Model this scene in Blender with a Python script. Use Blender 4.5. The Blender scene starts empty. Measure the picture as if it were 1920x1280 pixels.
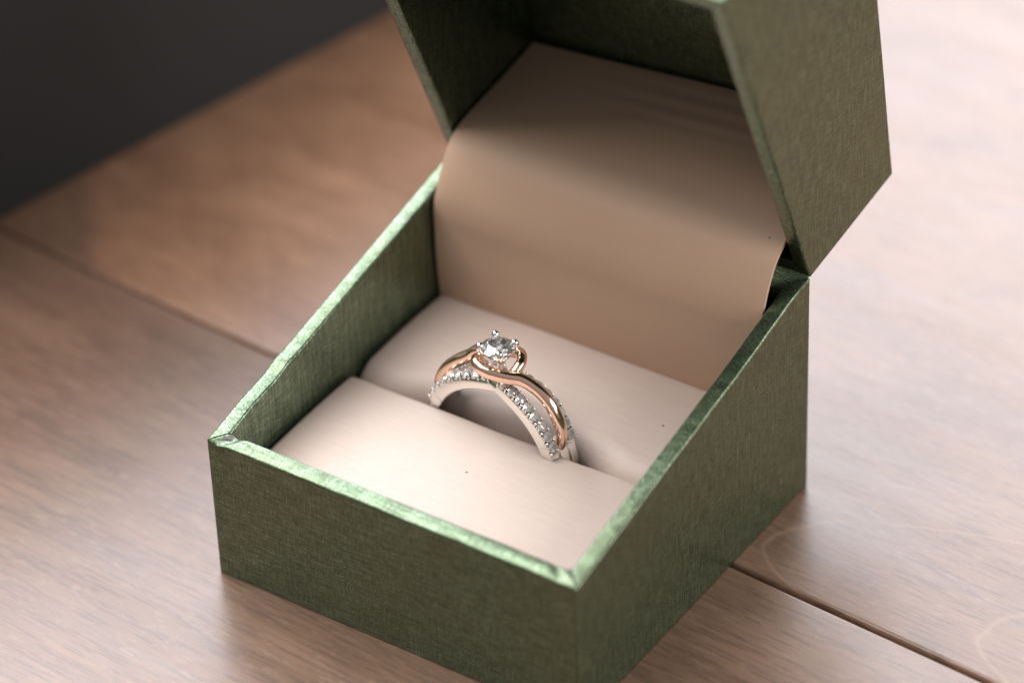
import bpy, bmesh, math, random
from math import sin, cos, tan, pi, radians, sqrt, exp, atan2, hypot
from mathutils import Vector, Matrix, noise

S = 0.001                       # everything below is measured in millimetres
scene = bpy.context.scene
C = scene.collection
random.seed(7)

# ------------------------------------------------------------------ camera
YAW, PITCH, ROLL = -0.616, 0.637, -0.042
CAM = Vector((227.489, -260.727, 286.136))
fwd = Vector((sin(YAW)*cos(PITCH), cos(YAW)*cos(PITCH), -sin(PITCH)))
right = Vector((cos(YAW), -sin(YAW), 0))
up = right.cross(fwd)
r2 = right*cos(ROLL) + up*sin(ROLL)
u2 = -right*sin(ROLL) + up*cos(ROLL)
cd = bpy.data.cameras.new('camera')
cam = bpy.data.objects.new('camera', cd)
C.objects.link(cam)
m = Matrix((r2, u2, -fwd)).transposed().to_4x4()
m.translation = CAM*S
cam.matrix_world = m
cd.sensor_width = 36.0
cd.lens = 7214.5/1920*36
cd.clip_start, cd.clip_end = 0.02, 20
cd.dof.use_dof = True
cd.dof.focus_distance = (Vector((25, 23.4, 22))-CAM).dot(fwd)*S
cd.dof.aperture_fstop = 11
cd.dof.aperture_blades = 9
scene.camera = cam

# ------------------------------------------------------------------ light
w = bpy.data.worlds.new('World')
scene.world = w
w.use_nodes = True
w.node_tree.nodes['Background'].inputs[0].default_value = (1.0, 0.985, 0.97, 1)
w.node_tree.nodes['Background'].inputs[1].default_value = 0.32


def area(name, az, el, dist, sx, sy, power, col):
    """rectangular area lamp: azimuth from +y (positive to the right), elevation, metres"""
    ld = bpy.data.lights.new(name, 'AREA')
    ld.shape = 'RECTANGLE'
    ld.size, ld.size_y = sx, sy
    ld.energy = power
    ld.color = col
    o = bpy.data.objects.new(name, ld)
    C.objects.link(o)
    d = Vector((sin(az)*cos(el), cos(az)*cos(el), sin(el)))
    o.location = Vector((0.02, 0.02, 0.0)) + d*dist
    o.rotation_euler = d.to_track_quat('Z', 'Y').to_euler()
    return o


area('window_light', radians(-46), radians(37), 1.5, 1.65, 0.9, 31, (0.925, 0.96, 1.03))
area('upper_window_light', radians(-104), radians(63), 1.5, 1.3, 1.1, 25.5, (1.0, 0.975, 0.965))
area('right_fill_light', radians(80), radians(26), 2.2, 1.8, 1.4, 42, (1.0, 0.98, 0.95))  # added fill lamp, no window there; lifts the box's right side and nearby floor

scene.view_settings.view_transform = 'Standard'
scene.view_settings.look = 'None'
scene.view_settings.exposure = 0
scene.view_settings.gamma = 1
scene.render.engine = 'CYCLES'
cy = scene.cycles
cy.use_denoising = True
cy.max_bounces = 14
cy.transmission_bounces = 12
cy.glossy_bounces = 6
cy.diffuse_bounces = 5
cy.caustics_reflective = False
cy.caustics_refractive = False
cy.sample_clamp_indirect = 6


# ------------------------------------------------------------------ helpers
def smooth(a, b, x):
    t = min(1, max(0, (x-a)/(b-a)))
    return t*t*(3-2*t)


def nz(x, y, z, sc=1.0, seed=0):
    return noise.noise(Vector((x*sc+seed*17.3, y*sc-seed*5.1, z*sc+seed*3.7)))


def mesh(name, verts, faces, mat, parent=None, smooth_shade=True, xf=None):
    me = bpy.data.meshes.new(name)
    vs = [Vector(v) for v in verts]
    if xf:
        vs = [xf(v) for v in vs]
    me.from_pydata([v*S for v in vs], [], faces)
    bm = bmesh.new()
    bm.from_mesh(me)
    bmesh.ops.recalc_face_normals(bm, faces=bm.faces)
    bm.to_mesh(me)
    bm.free()
    for p in me.polygons:
        p.use_smooth = smooth_shade
    if mat:
        me.materials.append(mat)
    o = bpy.data.objects.new(name, me)
    C.objects.link(o)
    if parent:
        o.parent = parent
    return o


def sharp(o, deg=35):
    o.data.set_sharp_from_angle(angle=radians(deg))
    return o


def empty(name, loc, label, cat, rotz=0.0):
    o = bpy.data.objects.new(name, None)
    C.objects.link(o)
    o.location = Vector(loc)*S
    o.rotation_euler = (0, 0, rotz)
    o.empty_display_size = 0.01
    o['label'] = label
    o['category'] = cat
    return o


def tag(o, label, cat, group=None):
    o['label'] = label
    o['category'] = cat
    if group:
        o['group'] = group
    return o


def grid_faces(nu, nv, closed_v=False, off=0):
    f = []
    for i in range(nu-1):
        for j in range(nv if closed_v else nv-1):
            k = (j+1) % nv
            f.append((off+i*nv+j, off+(i+1)*nv+j, off+(i+1)*nv+k, off+i*nv+k))
    return f


def catmull(P, n):
    P = [Vector(p) for p in P]
    Q = [2*P[0]-P[1]] + P + [2*P[-1]-P[-2]]
    out = []
    for i in range(1, len(Q)-2):
        for k in range(n):
            t = k/n
            a, b, c, d = Q[i-1], Q[i], Q[i+1], Q[i+2]
            out.append(0.5*((2*b) + (c-a)*t + (2*a-5*b+4*c-d)*t*t + (3*b-3*c+d-a)*t**3))
    out.append(Q[-2])
    return out


def sweep(path, upf, sec, cap=True):
    """sec(i, t) -> list of (side, up) offsets; returns verts, faces"""
    n = len(path)
    V, k = [], None
    for i, p in enumerate(path):
        t = (path[min(i+1, n-1)] - path[max(i-1, 0)]).normalized()
        u = upf(p)
        u = (u - t*u.dot(t)).normalized()
        s = t.cross(u)
        pts = sec(i, i/(n-1))
        k = len(pts)
        V += [p + s*a + u*b for a, b in pts]
    F = grid_faces(n, k, True)
    if cap:
        F.append(tuple(range(k)))
        F.append(tuple((n-1)*k+j for j in range(k)))
    return V, F


def superell(a, b, n, k=20):
    o = []
    for i in range(k):
        t = 2*pi*i/k
        c, s = cos(t), sin(t)
        o.append((a*math.copysign(abs(c)**(2/n), c), b*math.copysign(abs(s)**(2/n), s)))
    return o


# ------------------------------------------------------------------ materials
class NT:
    def __init__(self, name):
        self.m = bpy.data.materials.new(name)
        self.m.use_nodes = True
        self.t = self.m.node_tree
        self.b = self.t.nodes['Principled BSDF']

    def n(self, typ, **kw):
        x = self.t.nodes.new(typ)
        for k, v in kw.items():
            setattr(x, k, v)
        return x

    def l(self, a, b):
        self.t.links.new(a, b)

    def val(self, sock, v):
        if isinstance(v, (int, float, tuple)):
            sock.default_value = v
        else:
            self.l(v, sock)

    def coord(self, scale=(1000, 1000, 1000), rot=(0, 0, 0), loc=(0, 0, 0), out='Object'):
        tc = self.n('ShaderNodeTexCoord')
        mp = self.n('ShaderNodeMapping')
        mp.inputs['Scale'].default_value = scale
        mp.inputs['Rotation'].default_value = rot
        mp.inputs['Location'].default_value = loc
        self.l(tc.outputs[out], mp.inputs['Vector'])
        return mp.outputs[0]

    def noise(self, vec, scale=1.0, detail=4.0, rough=0.55, dist=0.0):
        x = self.n('ShaderNodeTexNoise')
        self.l(vec, x.inputs['Vector'])
        x.inputs['Scale'].default_value = scale
        x.inputs['Detail'].default_value = detail
        x.inputs['Roughness'].default_value = rough
        x.inputs['Distortion'].default_value = dist
        return x.outputs['Fac']

    def math(self, op, a, b=0.0, clamp=False):
        x = self.n('ShaderNodeMath', operation=op)
        x.use_clamp = clamp
        self.val(x.inputs[0], a)
        self.val(x.inputs[1], b)
        return x.outputs[0]

    def ramp(self, fac, stops):
        x = self.n('ShaderNodeValToRGB')
        self.l(fac, x.inputs[0])
        e = x.color_ramp.elements
        while len(e) < len(stops):
            e.new(0.5)
        for i, (p, c) in enumerate(stops):
            e[i].position = p
            e[i].color = (*c, 1) if len(c) == 3 else c
        return x.outputs[0]

    def mix(self, fac, a, b, blend='MIX'):
        x = self.n('ShaderNodeMix', data_type='RGBA', blend_type=blend)
        self.val(x.inputs[0], fac)
        self.val(x.inputs[6], (*a, 1) if isinstance(a, tuple) and len(a) == 3 else a)
        self.val(x.inputs[7], (*b, 1) if isinstance(b, tuple) and len(b) == 3 else b)
        return x.outputs[2]

    def mapr(self, v, a, b, c, d):
        x = self.n('ShaderNodeMapRange')
        self.l(v, x.inputs[0])
        for i, k in enumerate((a, b, c, d)):
            x.inputs[i+1].default_value = k
        return x.outputs[0]

    def bump(self, h, strength=0.3, dist=0.0001, prev=None):
        x = self.n('ShaderNodeBump')
        x.inputs['Strength'].default_value = strength
        x.inputs['Distance'].default_value = dist
        self.l(h, x.inputs['Height'])
        if prev is not None:
            self.l(prev, x.inputs['Normal'])
        return x.outputs[0]

    def set(self, **kw):
        for k, v in kw.items():
            self.val(self.b.inputs[k.replace('_', ' ')], v)
        return self.m


def green_paper(name, streak):
    """pearlescent dark green linen paper; streak = axis (0,1,2) the fine ribs run along"""
    t = NT(name)
    sc = [3300.0]*3
    sc[streak] = 300.0
    ribs = t.noise(t.coord(tuple(sc)), 1.0, 3, 0.65)
    sc2 = [520.0]*3
    sc2[streak] = 3600.0
    thr = t.noise(t.coord(tuple(sc2)), 1.0, 3, 0.65)
    fine = t.noise(t.coord((4600, 4600, 4600)), 1.0, 2, 0.6)
    wv = t.n('ShaderNodeTexWave', wave_type='BANDS', bands_direction='DIAGONAL', wave_profile='SIN')
    t.l(t.coord((1000, 1000, 1000), (0.3, 0.2, 0.9)), wv.inputs['Vector'])
    wv.inputs['Scale'].default_value = 0.85
    wv.inputs['Distortion'].default_value = 1.5
    wv.inputs['Detail'].default_value = 2
    wv.inputs['Detail Scale'].default_value = 1.2
    big = t.noise(t.coord((70, 70, 70)), 1.0, 4, 0.55)
    fl = t.math('ADD', t.math('MULTIPLY', ribs, 0.56), t.math('MULTIPLY', thr, 0.44))
    col = t.ramp(fl, [(0.37, (0.034, 0.058, 0.030)), (0.5, (0.098, 0.150, 0.082)), (0.63, (0.215, 0.300, 0.195))])
    col = t.mix(t.mapr(big, 0.3, 0.7, 0.0, 0.45), col, (0.135, 0.155, 0.072))
    spark = t.mapr(fine, 0.60, 0.70, 0, 1)
    col = t.mix(t.math('MULTIPLY', spark, 0.45), col, (0.66, 0.72, 0.64))
    h = fl
    b1 = t.bump(h, 0.4, 0.0001)
    b2 = t.bump(fine, 0.35, 0.00008, b1)
    t.set(Coat_Weight=0.6, Coat_Roughness=0.25, Coat_Tint=(0.95, 1.0, 0.98, 1))
    t.l(b2, t.b.inputs['Coat Normal'])
    return t.set(Base_Color=col, Metallic=0.85, Roughness=t.mapr(fine, 0.3, 0.7, 0.38, 0.25), Normal=b2)


def satin(name, col, rough, ribk=4.2, var=0.045, relief=0.34):
    t = NT(name)
    v = t.coord((1000, 1000, 1000))
    wv = t.n('ShaderNodeTexWave', wave_type='BANDS', bands_direction='Y', wave_profile='SIN')
    t.l(v, wv.inputs['Vector'])
    wv.inputs['Scale'].default_value = ribk/ (2*pi) * 3.3
    wv.inputs['Distortion'].default_value = 0.6
    wv.inputs['Detail'].default_value = 2
    wv.inputs['Detail Scale'].default_value = 0.15
    yarn = t.noise(t.coord((260, 3000, 3000)), 1.0, 3, 0.6)
    soft = t.noise(t.coord((90, 90, 90)), 1.0, 2, 0.5)
    h = t.math('ADD', t.math('MULTIPLY', wv.outputs['Fac'], 0.5), t.math('MULTIPLY', yarn, 0.8))
    c = t.mix(t.mapr(yarn, 0.35, 0.65, 0, 1), tuple(x*(1-var) for x in col), tuple(min(1, x*(1+0.6*var)) for x in col))
    c = t.mix(t.mapr(soft, 0.3, 0.7, 0.0, 0.25), c, tuple(x*0.9 for x in col))
    nb = t.bump(h, relief, 0.00006)
    t.set(Sheen_Weight=0.25, Sheen_Roughness=0.4)
    return t.set(Base_Color=c, Roughness=rough, Normal=nb, Specular_IOR_Level=0.45)


def wood(name, figured):
    t = NT(name)
    oi = t.n('ShaderNodeObjectInfo')
    tc = t.n('ShaderNodeTexCoord')
    if figured:
        base = tc.outputs['Object']
    else:
        cm = t.n('ShaderNodeCombineXYZ')
        t.l(t.math('MULTIPLY', oi.outputs['Random'], 3.7), cm.inputs[0])
        t.l(t.math('MULTIPLY', oi.outputs['Random'], 1.9), cm.inputs[2])
        ad = t.n('ShaderNodeVectorMath', operation='ADD')
        t.l(tc.outputs['Object'], ad.inputs[0])
        t.l(cm.outputs[0], ad.inputs[1])
        base = ad.outputs[0]

    def mp(s):
        x = t.n('ShaderNodeMapping')
        x.inputs['Scale'].default_value = s
        t.l(base, x.inputs['Vector'])
        return x.outputs[0]
    pores = t.noise(mp((150, 2300, 900)), 1.0, 4, 0.65)
    fleck = t.noise(mp((420, 1500, 900)), 1.0, 3, 0.6)
    streak = t.noise(mp((26, 240, 240)), 1.0, 5, 0.6, 0.6)
    blotch = t.noise(mp((46, 95, 95)), 1.0, 4, 0.6, 0.4)
    wide = t.noise(mp((9, 30, 30)), 1.0, 3, 0.5, 0.3)
    f = t.math('ADD', t.math('MULTIPLY', streak, 0.30), t.math('MULTIPLY', blotch, 0.45))
    f = t.math('ADD', f, t.math('MULTIPLY', wide, 0.25))
    col = t.ramp(f, [(0.34, (0.165, 0.090, 0.058)), (0.47, (0.225, 0.126, 0.081)), (0.56, (0.270, 0.155, 0.101)), (0.68, (0.33, 0.195, 0.130))])
    col = t.mix(t.mapr(pores, 0.38, 0.52, 0.52, 0.0), col, (0.088, 0.048, 0.036))
    col = t.mix(t.mapr(fleck, 0.55, 0.68, 0.0, 0.36), col, (0.36, 0.23, 0.17))
    tone = t.mapr(oi.outputs['Random'], 0, 1, 0.80, 0.92) if not figured else 1.0
    tv = t.n('ShaderNodeVectorMath', operation='SCALE')
    t.l(col, tv.inputs[0])
    t.val(tv.inputs['Scale'], tone)
    col = tv.outputs[0]
    # growth-ring figure: thin pale contour lines
    sep = t.n('ShaderNodeSeparateXYZ')
    sc = t.n('ShaderNodeVectorMath', operation='SCALE')
    sc.inputs['Scale'].default_value = 1000
    t.l(base, sc.inputs[0])
    t.l(sc.outputs[0], sep.inputs[0])
    wob = t.math('MULTIPLY', t.math('SUBTRACT', t.noise(mp((70, 110, 100)), 1.0, 3, 0.5), 0.5), 5.0)
    if figured:
        u = t.math('ADD', sep.outputs[0], wob)
        v = t.math('SUBTRACT', sep.outputs[1], 6.0)
        pos = t.math('MAXIMUM', v, 0.0)
        neg = t.math('MINIMUM', v, 0.0)
        g = t.math('SUBTRACT', u, t.math('DIVIDE', t.math('MULTIPLY', pos, pos), 12.0))
        g = t.math('SUBTRACT', g, t.math('DIVIDE', t.math('MULTIPLY', neg, neg), 4.0))
        lines = None
        for g0, wd, k in ((118.6, 0.55, 0.75), (147.2, 0.7, 0.6), (100.5, 0.7, 0.45), (86.0, 0.6, 0.3), (172.0, 0.6, 0.4), (200, 0.6, 0.4)):
            d = t.math('ABSOLUTE', t.math('SUBTRACT', g, g0))
            x = t.math('MULTIPLY', t.mapr(d, 0.0, wd, 1.0, 0.0), k)
            lines = x if lines is None else t.math('MAXIMUM', lines, x)
        # second figure at the left end of the board, opening the other way
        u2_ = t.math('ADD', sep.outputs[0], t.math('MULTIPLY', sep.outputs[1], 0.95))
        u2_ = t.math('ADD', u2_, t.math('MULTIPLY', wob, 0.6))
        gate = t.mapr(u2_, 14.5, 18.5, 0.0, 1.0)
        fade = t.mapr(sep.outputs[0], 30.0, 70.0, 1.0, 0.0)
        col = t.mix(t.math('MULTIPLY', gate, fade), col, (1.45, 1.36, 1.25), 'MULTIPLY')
        for g0, wd, k in ((37.0, 1.2, 0.2), (46.5, 1.2, 0.25)):
            d = t.math('ABSOLUTE', t.math('SUBTRACT', u2_, g0))
            x = t.math('MULTIPLY', t.mapr(d, 0.0, wd, 1.0, 0.0), k)
            lines = t.math('MAXIMUM', lines, x)
        lines = t.math('MULTIPLY', lines, t.mapr(t.noise(mp((60, 90, 90)), 1.0, 3, 0.6), 0.35, 0.65, 0.25, 0.85))
    else:
        c = t.noise(mp((14, 60, 60)), 1.0, 2, 0.5, 0.2)
        fr = t.math('FRACT', t.math('MULTIPLY', c, 9.0))
        d = t.math('ABSOLUTE', t.math('SUBTRACT', fr, 0.5))
        lines = t.math('MULTIPLY', t.mapr(d, 0.0, 0.07, 1.0, 0.0), 0.06)
    col = t.mix(lines, col, (0.44, 0.275, 0.185))
    nb = t.bump(pores, 0.10, 0.00008)
    rg = t.mapr(streak, 0.35, 0.65, 0.34, 0.44)
    return t.set(Base_Color=col, Roughness=rg, Normal=nb, Specular_IOR_Level=0.5,
                 Coat_Weight=0.6, Coat_Roughness=0.26)


def metal(name, col, rough):
    t = NT(name)
    n_ = t.noise(t.coord((3000, 3000, 3000)), 1.0, 2, 0.5)
    return t.set(Base_Color=(*col, 1), Metallic=1.0, Roughness=t.mapr(n_, 0.3, 0.7, rough*0.8, rough*1.3))


def gem(name, shine=0.15, milk=0.05):
    t = NT(name)
    t.t.nodes.remove(t.b)
    g = t.n('ShaderNodeBsdfGlass')
    g.inputs['IOR'].default_value = 2.42
    g.inputs['Roughness'].default_value = 0.0
    g.inputs['Color'].default_value = (0.99, 0.99, 1, 1)
    k = t.n('ShaderNodeBsdfGlossy')
    k.inputs['Color'].default_value = (0.97, 0.95, 0.93, 1)
    k.inputs['Roughness'].default_value = 0.06
    x = t.n('ShaderNodeMixShader')
    x.inputs[0].default_value = shine
    t.l(g.outputs[0], x.inputs[1])
    t.l(k.outputs[0], x.inputs[2])
    d = t.n('ShaderNodeBsdfDiffuse')
    d.inputs['Color'].default_value = (0.95, 0.92, 0.89, 1)
    y = t.n('ShaderNodeMixShader')
    y.inputs[0].default_value = milk
    t.l(x.outputs[0], y.inputs[1])
    t.l(d.outputs[0], y.inputs[2])
    x = y
    t.l(x.outputs[0], t.t.nodes['Material Output'].inputs[0])
    return t.m


def plain(name, col, rough, sc=900, amt=0.25, **kw):
    t = NT(name)
    n_ = t.noise(t.coord((sc, sc, sc)), 1.0, 4, 0.6)
    c = t.mix(t.mapr(n_, 0.3, 0.7, 0, amt), col, tuple(x*0.55 for x in col))
    return t.set(Base_Color=c, Roughness=rough, Normal=t.bump(n_, 0.2, 0.0001), **kw)


M_X = green_paper('green_paper_ribs_across', 0)
M_Y = green_paper('green_paper_ribs_deep', 1)
M_Z = green_paper('green_paper_ribs_upright', 2)
M_PAD = satin('blush_satin', (0.65, 0.525, 0.458), 0.48)
M_FLAP = satin('blush_lining_shaded', (0.575, 0.385, 0.265), 0.55, 3.4, 0.012, 0.14)  # cushion satin again, with shade and warm bounced light put into its colour
M_BOARD = plain('grey_board', (0.17, 0.13, 0.16), 0.9)
M_SEAM = plain('dark_core', (0.03, 0.03, 0.03), 0.9)
M_WG = metal('white_gold', (0.90, 0.87, 0.83), 0.14)
M_RG = metal('rose_gold', (0.95, 0.65, 0.51), 0.14)
M_GEM = gem('diamond')
M_PAVE = gem('pave_diamond', 0.42, 0.27)
M_DARK = plain('charcoal_paper', (0.028, 0.028, 0.029), 0.8, 1500, 0.3, Specular_IOR_Level=0.3)
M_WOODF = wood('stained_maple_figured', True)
M_WOOD = wood('stained_maple', False)
M_SUB = plain('subfloor', (0.035, 0.022, 0.016), 0.8)
M_LINT = plain('lint', (0.24, 0.13, 0.07), 0.8)

# ------------------------------------------------------------------ floor
GA = -4.075
floor = mesh('floor', [(-900, -900, -16), (900, -900, -16), (900, 900, -16), (-900, 900, -16),
                       (-900, -900, -12.5), (900, -900, -12.5), (900, 900, -12.5), (-900, 900, -12.5)],
             [(0, 1, 2, 3), (4, 5, 6, 7), (0, 1, 5, 4), (1, 2, 6, 5), (2, 3, 7, 6), (3, 0, 4, 7)], M_SUB, None, False)
floor['kind'] = 'structure'


def plank(x0, x1, y0, y1, mat, seed):
    """board with eased edges; local x along the grain, top at z = 0"""
    g, b, dz = 0.27, 0.34, 0.34
    prof = [(y0+g, -12.4), (y0+g, -dz*1.6), (y0+g+b*0.25, -dz*0.75), (y0+g+b*0.6, -dz*0.22), (y0+g+b, -0.02), (y0+g+b*1.8, 0),
            (y1-g-b*1.8, 0), (y1-g-b, -0.02), (y1-g-b*0.6, -dz*0.22), (y1-g-b*0.25, -dz*0.75), (y1-g, -dz*1.6), (y1-g, -12.4)]
    n = 240
    V = []
    for i in range(n):
        x = x0 + 0.3 + (x1-x0-0.6)*i/(n-1)
        for k, (y, z) in enumerate(prof):
            wv = 0.05*nz(x, y, 0, 0.05, seed) + 0.03*nz(x, y, 0, 0.3, seed)
            V.append((x, y + (wv if 0 < k < 11 else 0), z))
    F = grid_faces(n, len(prof), True)
    k = len(prof)
    F += [tuple(range(k)), tuple((n-1)*k+j for j in range(k))]
    o = mesh('plank', V, F, mat, floor, True)
    sharp(o, 40)
    return o


PW = 130.0
for row, (off) in enumerate((-210, -60, -130, 0, -90, 40, -170)):
    k = row-3
    xs = [-900, off-420, off+640, 900] if k != 0 else [-420, 520]
    if k == -1:
        xs = [-900, -330, 460, 900]
    if k == 0:
        xs = [-900, -420, 520, 900]
    for j in range(len(xs)-1):
        main = (k == 0 and j == 1)
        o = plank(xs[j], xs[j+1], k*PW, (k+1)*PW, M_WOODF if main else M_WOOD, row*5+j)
        o.location = Vector((-67.0, 40.55, 0))*S
        o.rotation_euler = (0, 0, radians(GA))

# ------------------------------------------------------------------ dark box behind
db = empty('gift_box', (-71.5, 25, 0), 'large plain charcoal black box standing behind the green box at the left', 'box', radians(-12.05))


def rbox(name, x0, x1, y0, y1, z0, z1, r, mat, parent):
    bm = bmesh.new()
    bmesh.ops.create_cube(bm, size=1)
    for v in bm.verts:
        v.co = Vector((x0+(x1-x0)*(v.co.x+.5), y0+(y1-y0)*(v.co.y+.5), z0+(z1-z0)*(v.co.z+.5)))*S
    bmesh.ops.bevel(bm, geom=bm.edges[:], offset=r*S, segments=3, profile=0.5, affect='EDGES')
    me = bpy.data.meshes.new(name)
    bm.to_mesh(me)
    bm.free()
    for p in me.polygons:
        p.use_smooth = True
    me.materials.append(mat)
    o = bpy.data.objects.new(name, me)
    C.objects.link(o)
    o.parent = parent
    sharp(o, 50)
    return o


rbox('body', -128.5, -0.6, 0.6, 167.4, 0.05, 47.0, 0.6, M_DARK, db)
rbox('lid', -130, 0, 0, 168, 47.2, 53, 0.6, M_DARK, db)

# ------------------------------------------------------------------ green ring box
W, L, H1, H2, HT, TH = 50.0, 49.326, 19.494, 30.213, 49.313, 2.0
PHI = radians(79.98)
box = empty('ring_box', (0, 0, 0), 'open green pearlescent ring box with blush satin inside holding the ring', 'box')


def rim(y):
    return H1 + (H2-H1)*min(max(y, 0), L)/L


def lid_xf(v):
    y, z = v.y-L, v.z-H2
    return Vector((v.x, L + cos(PHI)*y + sin(PHI)*z, H2 - sin(PHI)*y + cos(PHI)*z))


def wall(name, p0, p1, zb, top, mat, parent, xf=None, seed=0, n=110, sag=None):
    """board wall from plan point p0 to p1 with its inside on the left, mitred ends and a soft, slightly uneven rim"""
    p0, p1 = Vector((*p0, 0)), Vector((*p1, 0))
    ln = (p1-p0).length
    T = (p1-p0)/ln
    N = Vector((-T.y, T.x, 0))
    r = 0.3
    up_ = 1 if top(0) > zb else -1
    V = []
    ss = []
    for i in range(n):
        t = i/(n-1)
        ss.append(0.5-0.5*cos(pi*t) if False else t)
    # denser ends
    ss = [0, .0015, .003, .0045, .006, .0075, .009] + [0.012+0.976*i/(n-1) for i in range(n)] + [1-x for x in (.009, .0075, .006, .0045, .003, .0015, 0)]
    arc = [(0.0, 0.0)]
    for s in ss:
        a = s*ln
        e = min(a, ln-a)
        inset = 0.0
        s_out = a
        if e < r:
            ph = radians(45)*(1-e/r)
            so = r - r*sin(ph)
            inset = r - r*cos(ph)
            s_out = so if a < ln/2 else ln-so
        wob = 0.06*nz(a, seed, 0, 0.35, seed) + 0.035*nz(a, seed, 0, 1.3, seed)
        wob2 = 0.045*nz(a, seed, 5, 0.25, seed+3) + 0.02*nz(a, 1, 5, 1.5, seed+3)
        prof = []
        zz = [0.0, 0.006, 0.02, 0.05, 0.15, 0.3, 0.45, 0.6, 0.75, 0.9]
        z_of = lambda d: top(0, p0 + T*(TH*0 + a) + N*d)
        for q in zz:
            prof.append((0.0 if q > 0 else 0.12, ('f', q)))
        for k in range(5):
            an = pi/2*k/4
            prof.append((r-r*cos(an), ('t', r-r*sin(an))))
        prof.append((TH*0.5, ('t', -0.02)))
        for k in range(5):
            an = pi/2*k/4
            prof.append((TH-r+r*sin(an), ('t', r-r*cos(an))))
        for q in (0.9, 0.6, 0.3, 0.0):
            prof.append((TH, ('f', q)))
        for d, (kind, q) in prof:
            de = max(d, inset)
            g = 0.075 + de
            # along-wall position: outer edge follows the rounded corner, inner edge is mitred
            if d < r:
                a_in = g + (ln-2*g)*s
                al = s_out if e < r else a_in
            else:
                al = g + (ln-2*g)*s
            pos = p0 + T*al + N*(de + (wob2 if d > TH*0.6 else wob*0.6 if kind == 't' else 0.02*nz(al, q*20, 0, .2, seed)))
            zt = top(0, pos) + up_*(wob*0.6 if kind == 't' or q > .85 else 0)
            if sag:
                zt += up_*sag(a, pos)
            if kind == 't':
                z = zt - up_*q
            else:
                z = zb + (zt - up_*r - zb)*q/0.9*0.985 if q else zb
            V.append((pos.x, pos.y, z))
    k = len(V)//len(ss)
    F = grid_faces(len(ss), k, True)
    F += [tuple(range(k)), tuple((len(ss)-1)*k+j for j in range(k))]
    o = mesh(name, V, F, mat, parent, True, xf)
    sharp(o, 42)
    return o


def rt(_, p=None):
    return rim(p.y) if p is not None else H1


# base
base = mesh('base', [], [], M_X, box)
bpy.data.objects.remove(base)
base = rbox('base', TH+0.1, W-TH-0.1, TH+0.1, L-TH-0.1, 0.1, 2.2, 0.2, M_X, box)


def notch_front(a, pos):      # the front wall's rim drops a little where its paper ends at the left corner
    return -0.35*exp(-((a-1.3)/0.9)**2) - 0.12*exp(-((a-W+2)/0.7)**2)


def lump_left(a, pos):        # lumpy wrapped paper along the left rim
    y = pos.y
    return 0.16*exp(-((y-13.5)/1.2)**2) - 0.14*exp(-((y-10.6)/1.4)**2) + 0.1*exp(-((y-6)/2)**2)


def hump_right(a, pos):       # the rim rolls over towards the hinge
    y = pos.y
    return 0.35*smooth(36, 46, y)*(1-smooth(46, 49.3, y))


wall('front_wall', (0, 0), (W, 0), 0.0, rt, M_X, base, None, 1, sag=notch_front)
wall('side_wall', (W, 0), (W, L), 0.0, rt, M_Z, base, None, 2, sag=hump_right)
wall('back_wall', (W, L), (0, L), 0.0, lambda _, p=None: H2-1.9, M_X, base, None, 3)
wall('side_wall', (0, L), (0, 0), 0.0, rt, M_Z, base, None, 4, sag=lump_left)

# lid: same walls upside down, swung back about the hinge
lid = mesh('lid', [], [], M_X, box)
bpy.data.objects.remove(lid)


def lid_panel():
    bm = bmesh.new()
    bmesh.ops.create_cube(bm, size=1)
    x0, x1, y0, y1, z0, z1 = TH+.05, W-TH-.05, TH+.05, L-TH-.05, HT-TH, HT-0.05
    for v in bm.verts:
        v.co = lid_xf(Vector((x0+(x1-x0)*(v.co.x+.5), y0+(y1-y0)*(v.co.y+.5), z0+(z1-z0)*(v.co.z+.5))))*S
    bmesh.ops.bevel(bm, geom=bm.edges[:], offset=.15*S, segments=2, profile=0.5, affect='EDGES')
    me = bpy.data.meshes.new('lid')
    bm.to_mesh(me)
    bm.free()
    me.materials.append(M_Z)
    o = bpy.data.objects.new('lid', me)
    C.objects.link(o)
    o.parent = box
    return o


def lrt(_, p=None):
    return rim(p.y) + 0.03 if p is not None else H1


lid = lid_panel()
wall('front_wall', (0, 0), (W, 0), HT, lrt, M_X, lid, lid_xf, 11)
wall('side_wall', (W, 0), (W, L), HT, lrt, M_Z, lid, lid_xf, 12)
wall('back_wall', (W, L), (0, L), HT, lrt, M_X, lid, lid_xf, 13)
wall('side_wall', (0, L), (0, 0), HT, lrt, M_Z, lid, lid_xf, 14)


# paper hinge that joins base and lid, inside the back edge
hp = [(L-1.7, H2-3.4), (L-1.2, H2-2.2), (L-0.6, H2-1.5), (L-0.05, H2-0.7), (L+0.3, H2+0.1), (L+0.42, H2+0.8)]
hv, nh = [], len(hp)
for side in (0, 0.3):
    for x in (0.35, W-0.35):
        hv += [(x, y-side*0.8, z+side*0.8) for y, z in hp]
hf = grid_faces(2, nh) + grid_faces(2, nh, off=2*nh)
hf += [(k, k+1, 2*nh+k+1, 2*nh+k) for k in range(nh-1)] + [(nh+k, nh+k+1, 3*nh+k+1, 3*nh+k) for k in range(nh-1)]
hf += [(0, nh, 3*nh, 2*nh), (nh-1, 2*nh-1, 4*nh-1, 3*nh-1)]
mesh('hinge', hv, hf, M_X, box, True)


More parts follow.
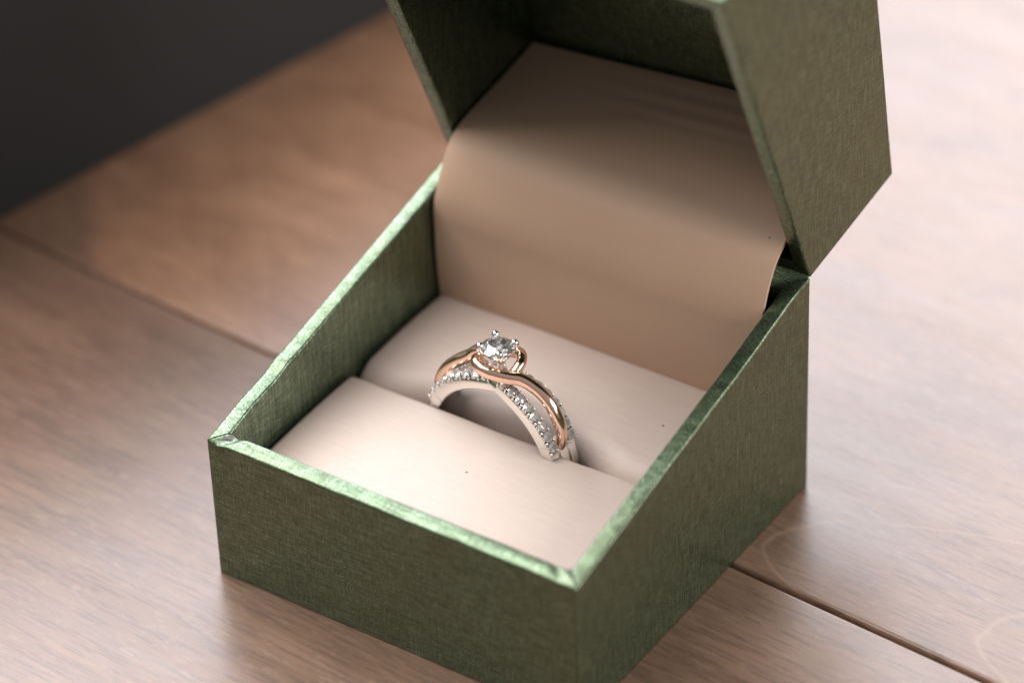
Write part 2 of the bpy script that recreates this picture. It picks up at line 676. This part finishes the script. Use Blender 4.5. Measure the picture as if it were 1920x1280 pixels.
# torn paper corners: bare board and a curled corner of paper
def blob(name, c, rx, ry, rz, mat, parent, seed=0, rot=0.0, amp=0.25):
    bm = bmesh.new()
    bmesh.ops.create_icosphere(bm, subdivisions=3, radius=1)
    for v in bm.verts:
        k = 1 + amp*nz(v.co.x, v.co.y, v.co.z, 1.6, seed)
        x, y, z = v.co.x*rx*k, v.co.y*ry*k, v.co.z*rz*k
        v.co = Vector((c[0]+x*cos(rot)-y*sin(rot), c[1]+x*sin(rot)+y*cos(rot), c[2]+z))*S
    me = bpy.data.meshes.new(name)
    bm.to_mesh(me)
    bm.free()
    for p in me.polygons:
        p.use_smooth = True
    me.materials.append(mat)
    o = bpy.data.objects.new(name, me)
    C.objects.link(o)
    o.parent = parent
    return o


o = blob('torn_corner', (1.95, 1.35, H1-0.12), 0.85, 0.42, 0.30, M_BOARD, base, 3, 0.35)
o['label'] = 'bare grey board at the left front corner'
o = blob('torn_corner', (W-2.05, 2.15, H1+0.05), 0.32, 0.28, 0.35, M_BOARD, base, 5, 0.2)
o['label'] = 'bare grey board at the right front corner'


# ------------------------------------------------------------------ cushions
PX0, PX1 = TH+0.08, W-TH-0.08
RCX, RCY, RCZ = 23.0, 25.5, 11.0       # ring centre


def pad_profile(yA, yB, top, roll, back, n=60):
    """(y,z) outline over the top from yA to yB; the rolled lip is at yB when not back else yA"""
    pts = []
    for i in range(14):                # lip
        a = pi/2*i/13
        if not back:
            pts.append((yB-roll+roll*cos(a), top-roll+roll*sin(a)))
        else:
            pts.append((yA+roll-roll*cos(a), top-roll+roll*sin(a)))
    return pts


def pad(name, y_lip, y_far, roll, back, seed):
    sgn = 1 if back else -1
    nx = 120
    V = []
    ny = 0
    for i in range(nx):
        t = i/(nx-1)
        x = PX0 + (PX1-PX0)*t
        ed = min(x-PX0, PX1-x)*1.9
        row = []
        edge = 0.9*(1-sqrt(max(0, 1-(1-min(ed, 1.6)/1.6)**2))) if ed < 1.6 else 0
        # squeezed back where the ring sits
        ring = 0.0
        dx = abs(x-RCX)
        press = (1-smooth(8.5, 17, dx))
        lip = y_lip + sgn*press*(1.9 if back else 0.12)
        crown = 0.25*sin(pi*t) + 0.10*nz(x, 0, 0, 0.12, seed)
        lipw = 0.10*nz(x, 3, 0, 0.18, seed) + 0.05*nz(x, 3, 0, 0.6, seed)
        T0 = 14.15 + crown
        r_ = roll
        row.append((lip+lipw, 3.0))
        row.append((lip+lipw, 8.0))
        for k in range(17):
            a = pi/2*k/16
            row.append((lip + lipw + sgn*(r_-r_*cos(a)*1.0), T0 - r_ + r_*sin(a)))
        ya = lip + sgn*r_
        for k in range(1, 31):
            q = k/30
            y = ya + (y_far-ya)*q
            if back:
                z = T0 + 0.18*sin(pi*q) + 0.1*q
            else:
                z = T0 + 0.12*sin(pi*q) - 0.75*q*q
            z += 0.05*nz(x, y, 0, 0.16, seed+2)
            if q > 0.9:
                z -= 0.5*((q-0.9)/0.1)**2
            row.append((y, z))
        row.append((y_far, 3.0))
        ny = len(row)
        for (y, z) in row:
            V.append((x, y, z - edge if z > 4 else z))
    F = grid_faces(nx, ny, True)
    F += [tuple(range(ny)), tuple((nx-1)*ny+j for j in range(ny))]
    o = mesh(name, V, F, M_PAD, box, True)
    sharp(o, 60)
    return o


pf = pad('cushion', 24.65, TH+0.3, 1.35, False, 1)
pf['label'] = 'bright front satin cushion'
pb = pad('cushion', 25.15, 43.4, 3.6, True, 2)
pb['label'] = 'shaded back satin cushion'

# ------------------------------------------------------------------ lining flap over the hinge
FP = [(43.3, 11.0), (42.75, 14.6), (42.35, 19.8), (42.35, 24.5), (42.38, 27.0), (42.85, 29.4), (43.95, 32.0), (45.5, 34.1), (47.6, 35.4), (50.6, 36.05), (53.8, 36.45), (58.5, 37.15), (64.4, 38.3)]
cur = catmull([(0, y, z) for y, z in FP], 10)
nx = 70
V = []
np_ = len(cur)
for side in (0, 1):
    for i in range(nx):
        t = i/(nx-1)
        x = TH+0.35 + (W-2*TH-0.7)*t
        for k, p in enumerate(cur):
            kk = k/(np_-1)
            tn = (cur[min(k+1, np_-1)]-cur[max(k-1, 0)]).normalized()
            nr = Vector((0, -tn.z, tn.y))
            if nr.y > 0 and nr.z < 0:
                nr = -nr
            dz = 4.0*t*smooth(0.62, 1.0, kk)          # the glued end climbs to the right
            edge = min(t, 1-t)
            off = 0.35*sin(pi*t)*smooth(0.05, .3, kk)*(1-smooth(.5, .8, kk)) + 0.10*nz(x, kk*30, 0, 0.09, 4)
            off += 0.06*sin(kk*180 + 0.6*nz(x, 0, 0, .1, 2))*smooth(0.86, 0.92, kk)*(1-smooth(0.985, 1, kk))*smooth(0.1, 0.6, t)
            off -= 0.5*exp(-edge/0.025)*smooth(.35, .5, kk)*(1-smooth(.5, .75, kk))*(1 if t < .5 else .2)
            q = p + nr*(off - side*0.45) + Vector((0, 0, dz))
            # stay in front of the lid's inner panel
            lim = lid_xf(Vector((0, 0, 0)))
            V.append((x, min(q.y, 65.9 - (q.z-34.5)*0.176), q.z))
F = grid_faces(nx, np_) + grid_faces(nx, np_, off=nx*np_)
half = nx*np_
for i in range(nx-1):
    for k in (0, np_-1):
        F.append((i*np_+k, (i+1)*np_+k, half+(i+1)*np_+k, half+i*np_+k))
for k in range(np_-1):
    for i in (0, nx-1):
        F.append((i*np_+k, i*np_+k+1, half+i*np_+k+1, half+i*np_+k))
o = mesh('lining_flap', V, F, M_FLAP, box, True)
sharp(o, 60)

# ------------------------------------------------------------------ ring
RY = radians(-6)
ring = empty('ring', (RCX, RCY, RCZ), 'engagement ring with twisted rose gold and white gold bands standing in the cushion slit', 'ring', RY)
RI, RO = 8.4, 9.95


def pol(th, y, r):
    return Vector((sin(th)*r, y, cos(th)*r))


def yc(th, sg=-1):
    """how far a pave band stands off the middle of the ring; the back one bows out more"""
    if sg > 0:
        return 0.75 + 1.35*(1-exp(-abs(th)/radians(10))) - 0.5*smooth(radians(34), radians(66), abs(th))
    return 0.45 + 1.22*(1-exp(-abs(th)/radians(25)))


def rad(p):
    v = Vector((p.x, 0, p.z))
    return v.normalized()


def rrect(a0, a1, b0, b1, r, k=4):
    o = []
    for cx, cy_, s in ((a1-r, b1-r, 0), (a0+r, b1-r, 1), (a0+r, b0+r, 2), (a1-r, b0+r, 3)):
        for i in range(k+1):
            a = pi/2*(s + i/k)
            o.append((cx+r*cos(a), cy_+r*sin(a)))
    return o


def gem_mesh(name, R, detail=True):
    """round brilliant with its girdle at z = 0"""
    bm = bmesh.new()
    pts = []
    for k in range(8):
        a = 2*pi*k/8
        b = a + pi/8
        pts.append((0.55*R*cos(a), 0.55*R*sin(a), 0.330*R))
        if detail:
            pts.append((0.765*R*cos(b), 0.765*R*sin(b), 0.205*R))
            pts.append((0.20*R*cos(a), 0.20*R*sin(a), -0.715*R))
    n = 16 if detail else 10
    for k in range(n):
        a = 2*pi*k/n
        for z in (0.025, -0.025):
            pts.append((R*cos(a), R*sin(a), z*R))
    pts.append((0, 0, -0.86*R))
    for p in pts:
        bm.verts.new(Vector(p)*S)
    bmesh.ops.convex_hull(bm, input=bm.verts[:])
    loose = [v for v in bm.verts if not v.link_faces]
    bmesh.ops.delete(bm, geom=loose, context='VERTS')
    bmesh.ops.dissolve_limit(bm, angle_limit=radians(1.2), verts=bm.verts[:], edges=bm.edges[:])
    bmesh.ops.recalc_face_normals(bm, faces=bm.faces)
    me = bpy.data.meshes.new(name)
    bm.to_mesh(me)
    bm.free()
    me.materials.append(M_GEM)
    return me


small_gem = gem_mesh('small_diamond', 0.68, False)
small_gem.materials[0] = M_PAVE


def add_sphere(bm, c, r, sx=(1, 1, 1), frame=None):
    mat = Matrix.Diagonal((*[r*s for s in sx], 1))
    if frame:
        mat = frame.to_4x4() @ mat
    mat = Matrix.Translation(c) @ mat
    ret = bmesh.ops.create_icosphere(bm, subdivisions=2, radius=1, matrix=mat)
    return ret


def strand(sg):
    """one white gold pave band: two halves meeting in a kink under the head"""
    V, F = [], []
    for h in (-1, 1):
        th0, th1, n = radians(0.0), radians(66.5), 56
        path = [pol(h*(th0+(th1-th0)*i/(n-1)), sg*yc(th0+(th1-th0)*i/(n-1), sg), 0.5*(RI+RO)) for i in range(n)]
        # own sweep with axial side vector so that the end at the kink is cut square
        off = len(V)
        hh = (RO-RI)/2
        sec = [(-.68, -hh+.12), (-.56, -hh), (.56, -hh), (.68, -hh+.12), (.70, hh-.06), (.66, hh), (.59, hh-.05), (.52, hh-.70), (-.52, hh-.70), (-.59, hh-.05), (-.66, hh), (-.70, hh-.06)]
        for i, p in enumerate(path):
            th = h*(th0+(th1-th0)*i/(n-1))
            u = rad(p) if i else Vector((0, 0, 1))
            for a, b in sec:
                V.append(p + Vector((0, a, 0)) + u*b)
        k = len(sec)
        F += grid_faces(n, k, True, off)
        F += [tuple(off+j for j in range(k)), tuple(off+(n-1)*k+j for j in range(k))]
    o = mesh('pave_band', V, F, M_WG, ring, True)
    sharp(o, 35)
    o['label'] = 'white gold pave band at the ' + ('front' if sg < 0 else 'back')
    # stones and their beads
    bm = bmesh.new()
    step = radians(7.6)
    for h in (-1, 1):
        for i in range(8):
            th = radians(8.0) + step*i
            y = sg*yc(th, sg)
            g = bpy.data.objects.new('small_diamond', small_gem)
            C.objects.link(g)
            g.parent = o
            n_ = pol(h*th, 0, 1)
            q = Vector((0, 0, 1)).rotation_difference(n_)
            g.rotation_mode = 'QUATERNION'
            g.rotation_quaternion = q
            g.location = (pol(h*th, y, RO + 0.25))*S
            for e in (-0.5, 0.5):
                tb = th + step*e
                if e < 0 and i > 0:
                    continue
                for sd in (-1, 1):
                    yb = sg*yc(tb, sg) + sd*0.58
                    fr = q.to_matrix()
                    c = pol(h*tb, yb, RO + 0.22)
                    add_sphere(bm, c*S, 0.18*S, (1, 1, 1.1), fr)
                    # claw running down the flank below the bead
                    c = pol(h*tb, yb + sd*0.055, RO - 0.05)
                    add_sphere(bm, c*S, 0.17*S, (1.0, 0.75, 2.0), fr)
            # scalloped collar under each stone on both flanks
            for sd in (-1, 1):
                c = pol(h*th, y + sd*0.63, RO + 0.02)
                add_sphere(bm, c*S, 0.30*S, (1.35, 0.42, 0.75), q.to_matrix())
    me = bpy.data.meshes.new('bead_row')
    bm.to_mesh(me)
    bm.free()
    for p in me.polygons:
        p.use_smooth = True
    me.materials.append(M_WG)
    b = bpy.data.objects.new('bead_row', me)
    C.objects.link(b)
    b.parent = o
    b['kind'] = 'stuff'


strand(-1)
strand(1)

# plain lower shank with two shallow grooves
n = 140
V = []
hw = 2.28
sec = []
for a in (-hw+.15, -1.15, -1.0, -0.75, -0.60, -0.45, 0.45, 0.60, 0.75, 1.0, 1.15, hw-.15):
    sec.append((a, (RO-RI)/2-0.08 - (0.22 if abs(abs(a)-0.75) < 0.01 else 0.0) - (0.08 if abs(abs(a)-hw+.15) < .01 else 0)))
sec = [(-hw, 0.45)] + sec + [(hw, 0.45), (hw, -0.6), (hw-.25, -(RO-RI)/2+.03), (-hw+.25, -(RO-RI)/2+.03), (-hw, -0.6)]
for i in range(n):
    th = radians(59) + radians(242)*i/(n-1)
    fl = 1 - 0.35*sin(pi*i/(n-1))
    u = pol(th, 0, 1)
    c = u*0.5*(RI+RO)
    for a, b in sec:
        V.append(c + Vector((0, a*fl, 0)) + u*b)
F = grid_faces(n, len(sec), True)
k = len(sec)
F += [tuple(range(k)), tuple((n-1)*k+j for j in range(k))]
o = mesh('shank', V, F, M_WG, ring, True)
sharp(o, 40)

# rose gold arms swirling round the head
HX = -0.2


def P(th, y, r):
    return tuple(pol(radians(th), y, r))


armR = [P(69, 0, 8.9), P(65, 0, 9.6), P(60, 0, 10.35), P(54, 0, 11.0), P(46.5, 0, 11.5), P(38, 0, 11.95), P(28.5, -0.05, 12.05),
        (3.85, -0.5, 11.45), (2.6, -1.3, 11.7), (1.5, -2.0, 12.0), (0.4, -2.5, 12.3), (-0.85, -2.5, 12.35), (-1.85, -1.95, 12.2), (-2.45, -1.0, 11.9), (-2.55, 0.1, 11.5), (-2.1, 0.9, 11.1)]
armL = [P(-72, 0, 9.2), P(-68, 0, 9.9), P(-63, 0, 10.6), P(-56, 0.1, 10.9), P(-47, 0.3, 11.1), P(-38, .65, 11.2), P(-29, 1.1, 11.3),
        (-4.2, 1.5, 11.05), (-2.9, 2.0, 11.3), (-1.5, 2.4, 11.6), (0.0, 2.6, 11.95), (1.2, 2.3, 12.25), (2.05, 1.55, 12.4), (2.5, 0.5, 12.2), (2.4, -0.6, 11.6), (1.85, -1.4, 11.0)]


def rose(pts):
    path = catmull(pts, 12)
    n = len(path)

    def sec(i, t):
        k = smooth(0, 0.30, t)*0.32 + 0.68
        e = 1 - 0.6*smooth(0.90, 1.0, t)
        tw = 0.0
        base_ = superell(0.62*k*e, 0.75*k*e, 2.7, 24)
        return base_
    return sweep(path, lambda p: (rad(p) if True else p), sec)


for pts, lb in ((armR, 'rose gold arm from the right, crossing in front of the head'), (armL, 'rose gold arm from the left, passing behind the head')):
    V, F = rose(pts)
    o = mesh('rose_gold_band', V, F, M_RG, ring, True)
    o['label'] = lb

# head: peg, four prongs, diamond
DZ = 14.05
V, F = [], []
prof = [(1.5, 9.2), (1.35, 10.2), (0.85, 10.9), (0.62, 11.5), (0.75, 12.0), (0.55, 12.25), (0.0, 12.2)]
for (r, z) in prof:
    for k in range(24):
        a = 2*pi*k/24
        V.append((HX + r*cos(a), r*sin(a), z))
F = grid_faces(len(prof), 24, True)
head = mesh('head_setting', V, F, M_WG, ring, True)
for k in range(4):
    a = radians(46 + 90*k)
    d = Vector((cos(a), sin(a), 0))
    pts = [Vector((HX, 0, 11.5)) + d*0.35, Vector((HX, 0, 12.15)) + d*0.75, Vector((HX, 0, 13.0)) + d*1.42, Vector((HX, 0, 13.7)) + d*1.92, Vector((HX, 0, 14.2)) + d*2.06, Vector((HX, 0, 14.45)) + d*2.0]
    path = catmull(pts, 6)

    def psec(i, t):
        r = 0.23 + 0.21*smooth(0.15, 0.6, t)
        return [(r*cos(2*pi*j/14), r*sin(2*pi*j/14)) for j in range(14)]
    V, F = sweep(path, lambda p: d.cross(Vector((0, 0, 1))), psec)
    # rounded tip
    off = len(V)
    tip = pts[-1]
    cpt = Vector(tip)
    bm = bmesh.new()
    add_sphere(bm, cpt, 0.475, (1, 1, 0.9))
    bm.verts.ensure_lookup_table()
    V += [v.co.copy() for v in bm.verts]
    F += [tuple(off+v.index for v in f.verts) for f in bm.faces]
    bm.free()
    mesh('prong', V, F, M_WG, head, True)
# collar that joins the prongs
path = [Vector((HX + 1.02*cos(2*pi*i/48), 1.02*sin(2*pi*i/48), 12.75)) for i in range(49)]
V, F = sweep(path, lambda p: Vector((0, 0, 1)), lambda i, t: superell(0.14, 0.16, 2.2, 10))
mesh('gallery_rail', V, F, M_WG, head, True)
dia = bpy.data.objects.new('center_diamond', gem_mesh('center_diamond', 1.98))
C.objects.link(dia)
dia.parent = ring
dia.location = Vector((HX, 0, DZ))*S
dia.rotation_euler = (0, 0, radians(11))

# ------------------------------------------------------------------ specks
def speck(c, s, seed, label):
    o = blob('lint_speck', (0, 0, 0), s, s*0.6, s*0.4, M_LINT, None, seed, seed*1.3, 0.5)
    o.location = Vector(c)*S
    tag(o, label, 'lint', 'specks of lint on the satin')


for (c, sz, sd, lb) in (((24.79, 15.631, 14.45), 0.13, 1, 'tiny brown lint speck on the bright front cushion'),
                        ((39.355, 34.354, 14.60), 0.16, 2, 'tiny dark lint speck on the back cushion near the right rim'),
                        ((45.729, 47.304, 35.47), 0.13, 3, 'tiny dark lint speck on the upright lining near its right edge')):
    speck(c, sz, sd, lb)
